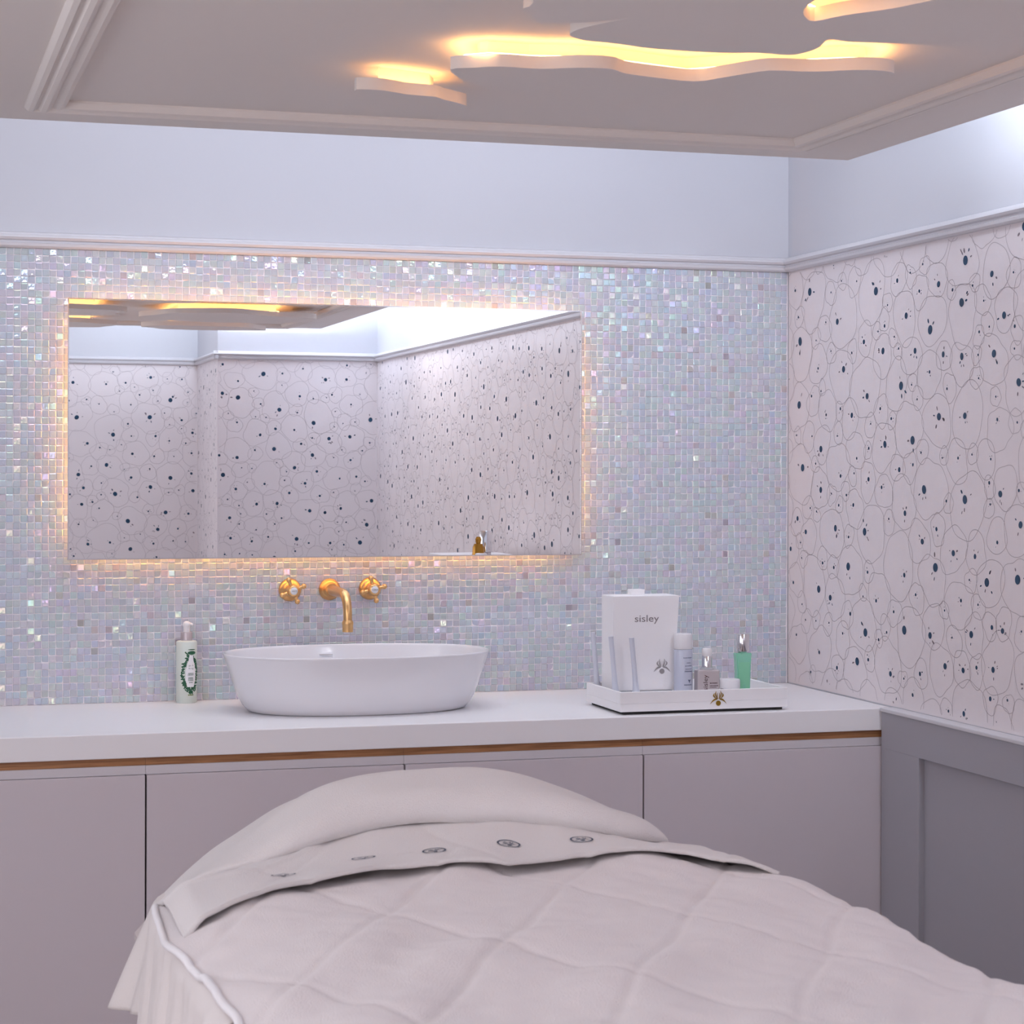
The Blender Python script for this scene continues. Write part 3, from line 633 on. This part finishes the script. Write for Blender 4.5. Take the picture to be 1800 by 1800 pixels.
# three slim lilac sticks with flared feet
for i, (x, y, zt, lean, lb) in enumerate(((1.5885, 4.556, 1.068, -0.011, 'slim lilac plastic stick with flared foot, leftmost of three in the tray'), (1.5885, 4.430, 1.068, -0.012, 'slim lilac plastic stick with flared foot, middle of three in the tray'), (1.6290, 4.405, 1.066, -0.012, 'slim lilac plastic stick with flared foot, rightmost of three in the tray'))):
    o_ = empty('applicator_stick', (x, y, TF_), lb, 'applicator', 'lilac sticks in the tray')
    h = zt-TF_; N = 16; pts, rr = [], []
    for k in range(N+1):
        t = k/N; pts.append((lean*t**1.2, 0, 0.005+(h-0.005)*t)); rr.append(0.0046+0.0012*t+0.0075*math.exp(-t/0.16))
    sharpen(link('stem', tube(pts, rr, 20), m_lilac, o_), 60)
    sharpen(link('foot', lathe([(0, 0), (0.0118, 0), (0.0122, 0.002), (0.0118, 0.005), (0.010, 0.007), (0, 0.007)], 28), m_lilac, o_), 40)
# white capped lotion bottle
lb = empty('lotion_bottle', (1.7555, 4.440, TF_), 'pale blue lotion bottle with a tall white cap, right beside the display box', 'bottle', rz=math.radians(-2))
sharpen(link('bottle_body', lathe([(0, 0), (0.0205, 0), (0.0215, 0.002), (0.0215, 0.108), (0.0205, 0.110), (0, 0.110)], 44), m_bluebottle, lb), 40)
sharpen(link('cap', lathe([(0, 0.1105), (0.0208, 0.1105), (0.0212, 0.112), (0.0208, 0.143), (0.0195, 0.1455), (0, 0.146)], 44), m_plast, lb), 40)
decal('label_print', bars([(-0.010, 0.012, 0.0915, 0.0018), (-0.002, 0.008, 0.080, 0.0016), (-0.006, 0.012, 0.073, 0.0016), (-0.005, 0.012, 0.066, 0.0014), (-0.007, 0.014, 0.0605, 0.0022), (-0.008, 0.012, 0.030, 0.0024)])+[[(0.001, 0.042), (0.009, 0.042), (0.005, 0.034)]], m_bluebl, lb, 1, (0.003, 0, 0), bend=0.0215)
# serum pump bottle
se_ = empty('serum_bottle', (1.8075, 4.425, TF_), 'squat beige serum bottle with chrome collar and white pump, brown lettering', 'bottle', rz=math.radians(-3))
bm = bmesh.new(); box_bm(bm, -0.0265, 0.0265, -0.015, 0.015, 0, 0.064, 0.004, 3)
link('bottle_body', bm_out(bm), m_serum, se_)
sharpen(link('shoulder_ring', lathe([(0, 0.0635), (0.016, 0.0635), (0.015, 0.067), (0.012, 0.069), (0, 0.069)], 32), m_clear, se_), 40)
sharpen(link('chrome_collar', lathe([(0, 0.068), (0.0122, 0.068), (0.0122, 0.0935), (0.0115, 0.0945), (0, 0.0945)], 36), m_chrome, se_), 40)
sharpen(link('pump_head', lathe([(0, 0.0942), (0.0100, 0.0942), (0.0116, 0.097), (0.0120, 0.108), (0.0105, 0.1115), (0, 0.112)], 32), m_piping, se_), 45)
label_text('lettering', 'sisley', 0.0170, m_brown, se_, (-0.0080, -0.0152, 0.0345), vert=True, sx=0.9)
decal('fine_print', bars([(0.002, 0.020, 0.0335, 0.0022), (0.002, 0.022, 0.0275, 0.0018), (0.002, 0.018, 0.024, 0.0014)]), m_brown, se_, 1, (0, -0.0151, 0))
# white jar
jr = empty('cream_jar', (1.8560, 4.405, TF_), 'small white cream jar in the tray between serum bottle and green bottle', 'jar')
sharpen(link('jar_body', lathe([(0, 0), (0.0200, 0), (0.0225, 0.003), (0.0230, 0.018), (0.0225, 0.020), (0, 0.020)], 40), m_clear, jr), 40)
sharpen(link('silver_ring', lathe([(0, 0.0198), (0.0222, 0.0198), (0.0222, 0.0222), (0, 0.0222)], 40), m_chrome, jr), 40)
sharpen(link('jar_lid', lathe([(0, 0.0220), (0.0228, 0.0220), (0.0232, 0.024), (0.0232, 0.040), (0.0215, 0.0425), (0, 0.043)], 40), m_plast, jr), 40)
# green flat bottle with chrome cap
gb = empty('green_bottle', (1.8975, 4.430, TF_), 'mint green bottle with a chrome cap at the right end of the tray', 'bottle', rz=math.radians(-4))
gb.scale = (1, 1, 1.12)
gv = [(-0.0145, 0.0), (0.0145, 0.0), (0.0150, 0.004), (0.0160, 0.05), (0.0180, 0.078), (0.0188, 0.0865), (0.0175, 0.0885), (0.008, 0.0885), (0.0055, 0.092), (-0.0055, 0.092), (-0.008, 0.0885), (-0.0175, 0.0885), (-0.0188, 0.0865), (-0.0180, 0.078), (-0.0160, 0.05), (-0.0150, 0.004)]
me = prism(gv, -0.011, 0.011); me.transform(Matrix.Rotation(PI/2, 4, 'X'))
bm = bmesh.new(); bm.from_mesh(me); bmesh.ops.bevel(bm, geom=[e_ for e_ in bm.edges if abs(abs(e_.verts[0].co.y)-0.011) < 1e-5 and abs(e_.verts[0].co.y-e_.verts[1].co.y) < 1e-5], offset=0.0022, segments=2, affect='EDGES'); bm.to_mesh(me); bm.free()
link('bottle_body', me, m_greenf, gb)
decal('label_panel', [[(-0.0120, 0.012), (0.0120, 0.012), (0.0138, 0.070), (-0.0138, 0.070)]], m_green2, gb, 1, (0, -0.0110, 0), th=0.0005)
decal('fine_print', [ell(0.001, 0.018, 0.0035, 0.0018, 0.7, 10), [(-0.003, 0.024), (0.004, 0.024), (0.0005, 0.0205)]], m_greenf, gb, 1, (0, -0.0116, 0), th=0.0003)
sharpen(link('chrome_cap', lathe([(0, 0.0918), (0.0150, 0.0918), (0.0155, 0.093), (0.0155, 0.126), (0.0145, 0.1275), (0, 0.1275)], 40), m_chrome, gb), 40)

# side cabinet on the right wall, seen only in the mirror, with three items
sc = empty('side_cabinet', (2.055, 2.73, 0), 'white side cabinet against the right wall, its top seen in the mirror', 'cabinet')
rel(box('cabinet_body', 1.93, 2.182, 2.33, 3.135, 0.05, 1.115, m_door, sc, bev=0.003))
rel(box('cabinet_top', 1.925, 2.182, 2.325, 3.14, 1.115, 1.140, m_top, sc, bev=0.002)); rel(box('plinth', 1.95, 2.18, 2.35, 3.12, 0, 0.05, m_gap, sc, bev=0))
for y0, y1 in ((2.335, 2.730), (2.734, 3.13)):
    d = rel(box('door', 1.915, 1.93, y0, y1, 0.06, 1.13, m_door, sc, bev=0.0015))
    link('handle', tube([(0, 0, 0), (-0.025, 0, 0), (-0.025, 0, 0.12), (0, 0, 0.12)], 0.005, 10), m_chrome, d, loc=(1.915, (y0+y1)/2, 0.8))
o_ = empty('amber_bottle', (2.00, 2.72, 1.140), 'small amber gold bottle on the side cabinet, seen low in the mirror', 'bottle'); o_.scale = (1.1, 1.1, 1.35)
sharpen(link('bottle_body', lathe([(0, 0), (0.017, 0), (0.020, 0.004), (0.018, 0.026), (0.013, 0.034), (0, 0.034)], 30), m_amber, o_), 40)
sharpen(link('stopper', lathe([(0, 0.034), (0.007, 0.034), (0.009, 0.040), (0.010, 0.046), (0.006, 0.052), (0, 0.053)], 24), m_amber, o_), 40)
o_ = empty('silver_cap_bottle', (2.05, 2.64, 1.140), 'small bottle with a silver cap on the side cabinet, seen low in the mirror', 'bottle')
sharpen(link('bottle_body', lathe([(0, 0), (0.018, 0), (0.019, 0.002), (0.019, 0.014), (0, 0.014)], 30), m_serum, o_), 40)
sharpen(link('silver_cap', lathe([(0, 0.014), (0.0225, 0.014), (0.0225, 0.086), (0.020, 0.089), (0, 0.089)], 30), m_chrome, o_), 40)
o_ = empty('white_pot', (1.97, 2.86, 1.140), 'low white pot on the side cabinet, seen low in the mirror', 'pot')
sharpen(link('pot_body', lathe([(0, 0), (0.018, 0), (0.020, 0.003), (0.020, 0.010), (0, 0.010)], 30), m_plast, o_), 40)
sharpen(link('pot_lid', lathe([(0, 0.010), (0.0205, 0.010), (0.0205, 0.016), (0.018, 0.018), (0, 0.018)], 30), m_plast, o_), 40)

# ------------------------------------------------------------------ treatment bed
BX = 0.765
PT = [(0.30, 0.72), (0.36, 0.80), (0.424, 0.866), (0.498, 0.915), (0.564, 0.955), (0.607, 0.968), (0.649, 0.975), (0.735, 0.981), (0.857, 0.981), (0.91, 0.970), (0.964, 0.948), (1.0, 0.930), (1.03, 0.913), (1.056, 0.899), (1.09, 0.889), (1.13, 0.884), (1.186, 0.862), (1.25, 0.80), (1.32, 0.72)]
PTs = [(x/100, sum(lerpt(PT, x/100+d) for d in (-0.02, -0.01, 0, 0.01, 0.02))/5) for x in range(25, 138)]
def halfw(Y, s): return (0.428 if s > 0 else 0.424)+(0.030*math.exp(-((Y-2.47)/0.16)**2) if s > 0 else -0.055*smooth(2.72, 2.98, Y))
def S0(x, Y):
    u = (x-BX)/halfw(Y, x-BX); a = abs(u)
    z = 0.903-0.028*min(a, 1.25)**4-(0.25*(a-1.0)**1.3 if a > 1 else 0)
    z += -0.010*smooth(2.0, 1.4, Y)
    k = smooth(2.70, 3.0, Y); z = z*(1-k)+(lerpt(PTs, x)-0.022)*k if k > 0 else z
    z -= 0.30*smooth(3.04, 3.24, Y)**1.4
    return z
def nz(x, y, z=0, s=1): return noise.noise(Vector((x*s, y*s, z)))
def seam(x, Y):
    a = 0.86*x-0.5*Y; b = 0.92*x+0.4*Y
    a += 0.010*nz(x, Y, 3, 4); b += 0.012*nz(x, Y, 5, 4)
    da = abs(((a+0.372+0.0885) % 0.177)-0.0885); db_ = abs(((b-1.535+0.1375) % 0.275)-0.1375)
    return da, db_
def SD(x, Y):   # duvet top
    da, db_ = seam(x, Y); q = 0.0034*(min(1, da/0.05)**0.6)*(min(1, db_/0.07)**0.6) - 0.0022*math.exp(-(da/0.006)**2)-0.0022*math.exp(-(db_/0.006)**2)
    f_ = 0.008*nz(x+0.25*Y, Y*0.5, 1, 5)+0.0045*nz(x*0.6+0.5*Y, Y-x, 2, 11)+0.0018*nz(x, Y, 7, 30)
    # soft diagonal drag folds
    f_ += 0.004*math.sin(34*(x*0.8-Y*0.55)+3*nz(x, Y, 8, 3))*smooth(0.0, 0.4, nz(x, Y, 12, 2.3)+0.35)
    return S0(x, Y)+q+f_
def grid_obj(name, fn, nu, nv, m, parent=None, thick=0.006, **k):
    vs = [fn(i/nu, j/nv) for j in range(nv+1) for i in range(nu+1)]
    fs = [(j*(nu+1)+i, j*(nu+1)+i+1, (j+1)*(nu+1)+i+1, (j+1)*(nu+1)+i) for j in range(nv) for i in range(nu)]
    me = mesh(vs, fs)
    if me.polygons[len(me.polygons)//2].normal.z < 0 and k.pop('flip', True): me.flip_normals()
    k.pop('flip', None)
    o = link(name, me, m, parent, **k); me.polygons.foreach_set('use_smooth', [True]*len(me.polygons))
    if thick:
        sm = o.modifiers.new('solid', 'SOLIDIFY'); sm.thickness = thick; sm.offset = -1
    return o
bed = empty('treatment_bed', (BX, 2.3, 0), 'padded treatment couch under cream bedding in front of the cabinets', 'bed')
def mat_fn(u, v):
    Y = 1.28+(3.14-1.28)*v; x = BX+(u-0.5)*0.80
    return (x-BX, Y-2.3, min(S0(x, min(Y, 3.02))-0.032, 0.955))
bm = bmesh.new()
nu, nv = 24, 50
top = [[bm.verts.new(mat_fn(i/nu, j/nv)) for i in range(nu+1)] for j in range(nv+1)]
bot = [[bm.verts.new((v.co.x, v.co.y, 0.74)) for v in row] for row in top]
for j in range(nv):
    for i in range(nu):
        bm.faces.new((top[j][i], top[j][i+1], top[j+1][i+1], top[j+1][i])); bm.faces.new((bot[j][i], bot[j+1][i], bot[j+1][i+1], bot[j][i+1]))
for j in range(nv):
    bm.faces.new((top[j][0], top[j+1][0], bot[j+1][0], bot[j][0])); bm.faces.new((top[j][nu], bot[j][nu], bot[j+1][nu], top[j+1][nu]))
for i in range(nu):
    bm.faces.new((top[0][i], bot[0][i], bot[0][i+1], top[0][i+1])); bm.faces.new((top[nv][i], top[nv][i+1], bot[nv][i+1], bot[nv][i]))
link('mattress', bm_out(bm), m_vinyl, bed)
box('base_panel', -0.385, 0.385, -0.98, 0.55, 0.62, 0.739, m_vinyl, bed, bev=0.006)
box('edge_strip', -0.3885, -0.3851, -0.06, -0.052, 0.60, 0.86, m_brownedge, bed, bev=0)
box('pedestal', -0.26, 0.26, -0.6, 0.3, 0.06, 0.621, m_vinyl, bed, bev=0.01)
box('foot_plate', -0.34, 0.34, -0.8, 0.5, 0.0, 0.06, m_gap, bed, bev=0.01)

# fitted under-sheet: top and the part hanging on the left with vertical folds
def xt(Y): return BX-halfw(Y, -1)-0.004
def skirt(u, v):
    Y = 3.06-(3.06-2.165)*u; t = v
    corner = smooth(2.86, 3.05, Y)
    zt = 0.868-0.040*corner; zb = 0.668+0.02*nz(Y, 0, 0, 4); z = zt+(zb-zt)*t
    f_ = (0.010*math.sin(Y*62+1.5*math.sin(Y*17))+0.006*math.sin(Y*118+1))*t*(1-0.35*corner)
    x = xt(Y)+0.004-0.004*t-0.064*corner*t**0.85-f_-0.012*smooth(2.9, 2.6, Y)*t
    if t < 0.12: x += 0.02*(1-t/0.12)**2
    return (x, Y, z)
us = grid_obj('under_sheet', skirt, 220, 26, m_sheet, None, 0.003, flip=False, label='ivory cotton under-sheet hanging in folds from the left side of the bed', cat='sheet')
hem = [Vector(skirt(i/120, 0.955)) for i in range(121)]
link('hem_stitching', tube([(p.x-0.0015, p.y, p.z) for p in hem], 0.0007, 6), m_duvet, us)

# duvet
def duvet_edge(Y):  # wavy left border
    return BX-halfw(Y, -1)+0.004+0.008*math.sin(Y*9+0.6)+0.005*nz(Y, 2, 0, 7)
def duv(u, v):
    Y = 1.30+(2.93-1.30)*v; xl = duvet_edge(Y)
    s = u*1.10
    if s <= 1: x = xl+(BX+halfw(Y, 1)-xl)*s; z = SD(x, Y)
    else:
        x = BX+halfw(Y, 1)+0.055*math.sin((s-1)/0.10*1.35); z = SD(BX+halfw(Y, 1), Y)-0.02-0.10*((s-1)/0.10)**1.5
    e_ = smooth(0.0, 0.05, u); z = z-0.005*(1-e_)
    return (x, Y, z)
dv = grid_obj('duvet', duv, 200, 240, m_duvet, None, 0.012, label='cream quilted duvet with diamond stitching spread over the bed', cat='duvet')
pts = []
for i in range(160):
    x, y, z = duv(0, i/159*0.985); pts.append((x-0.002, y, z-0.001))
sharpen(link('piping', tube(pts, 0.0050, 10), m_piping, dv, label='white corded edge'), 80)

# folded sheet band with embroidered emblems
LOW = catmull([(0.352, 2.520), (0.405, 2.555), (0.4946, 2.612), (0.575, 2.650), (0.6504, 2.680), (0.735, 2.683), (0.818, 2.676), (0.905, 2.690), (0.997, 2.694), (1.07, 2.690), (1.130, 2.665), (1.192, 2.650)], 10, False)
UPP = catmull([(0.345, 2.790), (0.40, 2.78), (0.470, 2.80), (0.56, 2.90), (0.65, 2.97), (0.727, 3.00), (0.80, 3.00), (0.893, 2.99), (0.974, 2.97), (1.07, 2.97), (1.13, 2.95), (1.185, 2.90)], 10, False)
def bandxy(u, v):
    n_ = len(LOW)-1; a = u*n_; i = min(n_-1, int(a)); f_ = a-i
    l = LOW[i].lerp(LOW[i+1], f_); h = UPP[i].lerp(UPP[i+1], f_); p = l.lerp(h, v)
    return p
def band(u, v):
    p = bandxy(u, v); x, Y = p.x, p.y+0.004*nz(u*1, 9, 0, 22)*(1-v)**4
    z = (S0(x, Y)*0.5+SD(x, Y)*0.5)+0.015+0.003*nz(x, Y, 4, 9)+0.0035*math.exp(-((v-0.62)/0.03)**2)+0.0025*math.sin(Y*30-x*25)*smooth(0.4, 0.0, u)
    z += 0.008*(1-v)**3*0.3
    z += 0.010*smooth(0.13, 0.0, u)*math.sin(v*PI)
    z -= 0.016*smooth(0.06, 0.0, u)+0.010*smooth(0.93, 1, u)
    return (x, Y, z)
bd = grid_obj('folded_sheet', band, 200, 50, m_terry, None, 0.006, label='cream sheet folded back across the bed, embroidered with small round navy emblems', cat='sheet')
def embroid(cx_, cy_, s=0.0175, q=1):
    bm = bmesh.new()
    polys = []
    for k in range(20):
        t0, t1 = 2*PI*k/20, 2*PI*(k+1)/20; polys.append([(math.cos(t0)*1.0, math.sin(t0)*1.0), (math.cos(t1)*1.0, math.sin(t1)*1.0), (math.cos(t1)*0.84, math.sin(t1)*0.84), (math.cos(t0)*0.84, math.sin(t0)*0.84)])
    for p in emblem():
        polys.append([(x*0.62, y*0.62+0.02) for x, y in p])
    for p in polys:
        vs = []
        for (x, y) in p:
            X, Y = cx_+x*s, cy_+y*s*1.05*q
            # height of band surface there
            z = bandz(X, Y); vs.append(bm.verts.new((X, Y, z+0.0012)))
        try: bm.faces.new(vs)
        except ValueError: pass
    me = bpy.data.meshes.new('e'); bm.to_mesh(me); bm.free()
    for pl in me.polygons:
        if pl.normal.z < 0: me.flip_normals(); break
    link('embroidered_emblem', me, m_navy, bd)
def bandz(X, Y):
    # invert: find u,v
    bu, bv = 0.5, 0.5
    for _ in range(30):
        p = bandxy(bu, bv); ex_, ey_ = X-p.x, Y-p.y
        p1 = bandxy(min(1, bu+0.002), bv); p2 = bandxy(bu, min(1, bv+0.002))
        bu = max(0.0, min(0.995, bu+ex_/((p1.x-p.x)/0.002+1e-6)*0.8)); bv = max(0, min(0.995, bv+ey_/((p2.y-p.y)/0.002+1e-6)*0.8))
    return band(bu, bv)[2]
for (x, y, q) in ((0.722, 2.742, .78), (0.832, 2.756, .78), (0.938, 2.755, .78), (0.622, 2.735, 0.4), (0.505, 2.69, 0.4)): embroid(x, y, 0.0168, q)

# towel over the pillow
TLOW = catmull([(0.395, 2.78), (0.43, 2.78), (0.50, 2.785), (0.56, 2.80), (0.65, 2.83), (0.727, 2.838), (0.80, 2.835), (0.893, 2.825), (0.974, 2.815), (1.05, 2.825), (1.10, 2.86), (1.135, 2.92)], 8, False)
def tow(u, v):
    n_ = len(TLOW)-1; a = u*n_; i = min(n_-1, int(a)); p = TLOW[i].lerp(TLOW[i+1], a-i)
    Y = p.y+(3.22-p.y)*v; x = p.x+0.02*(v-0.0)*(u-0.5)
    puff = math.sqrt(max(0, 1-(1-min(1, v/0.10))**2))
    thick = 0.008+0.026*smooth(0.05, 0.4, u)*smooth(1.0, 0.8, u)
    z = S0(x, Y)+0.018+thick*puff*(1-smooth(0.25, 0.55, v)*0.75)-0.012*smooth(0.25, 0.6, v)
    z += 0.003*nz(x, Y, 2, 12)+0.004*nz(x*2, Y*0.4, 5, 9)*smooth(0.4, 0.0, u)
    z -= 0.010*smooth(0.04, 0, u)+0.006*smooth(0.96, 1, u)
    return (x, Y, z)
grid_obj('head_towel', tow, 160, 60, m_terry, None, 0.008, label='thick cream towel draped over the pillow at the head of the bed', cat='towel')
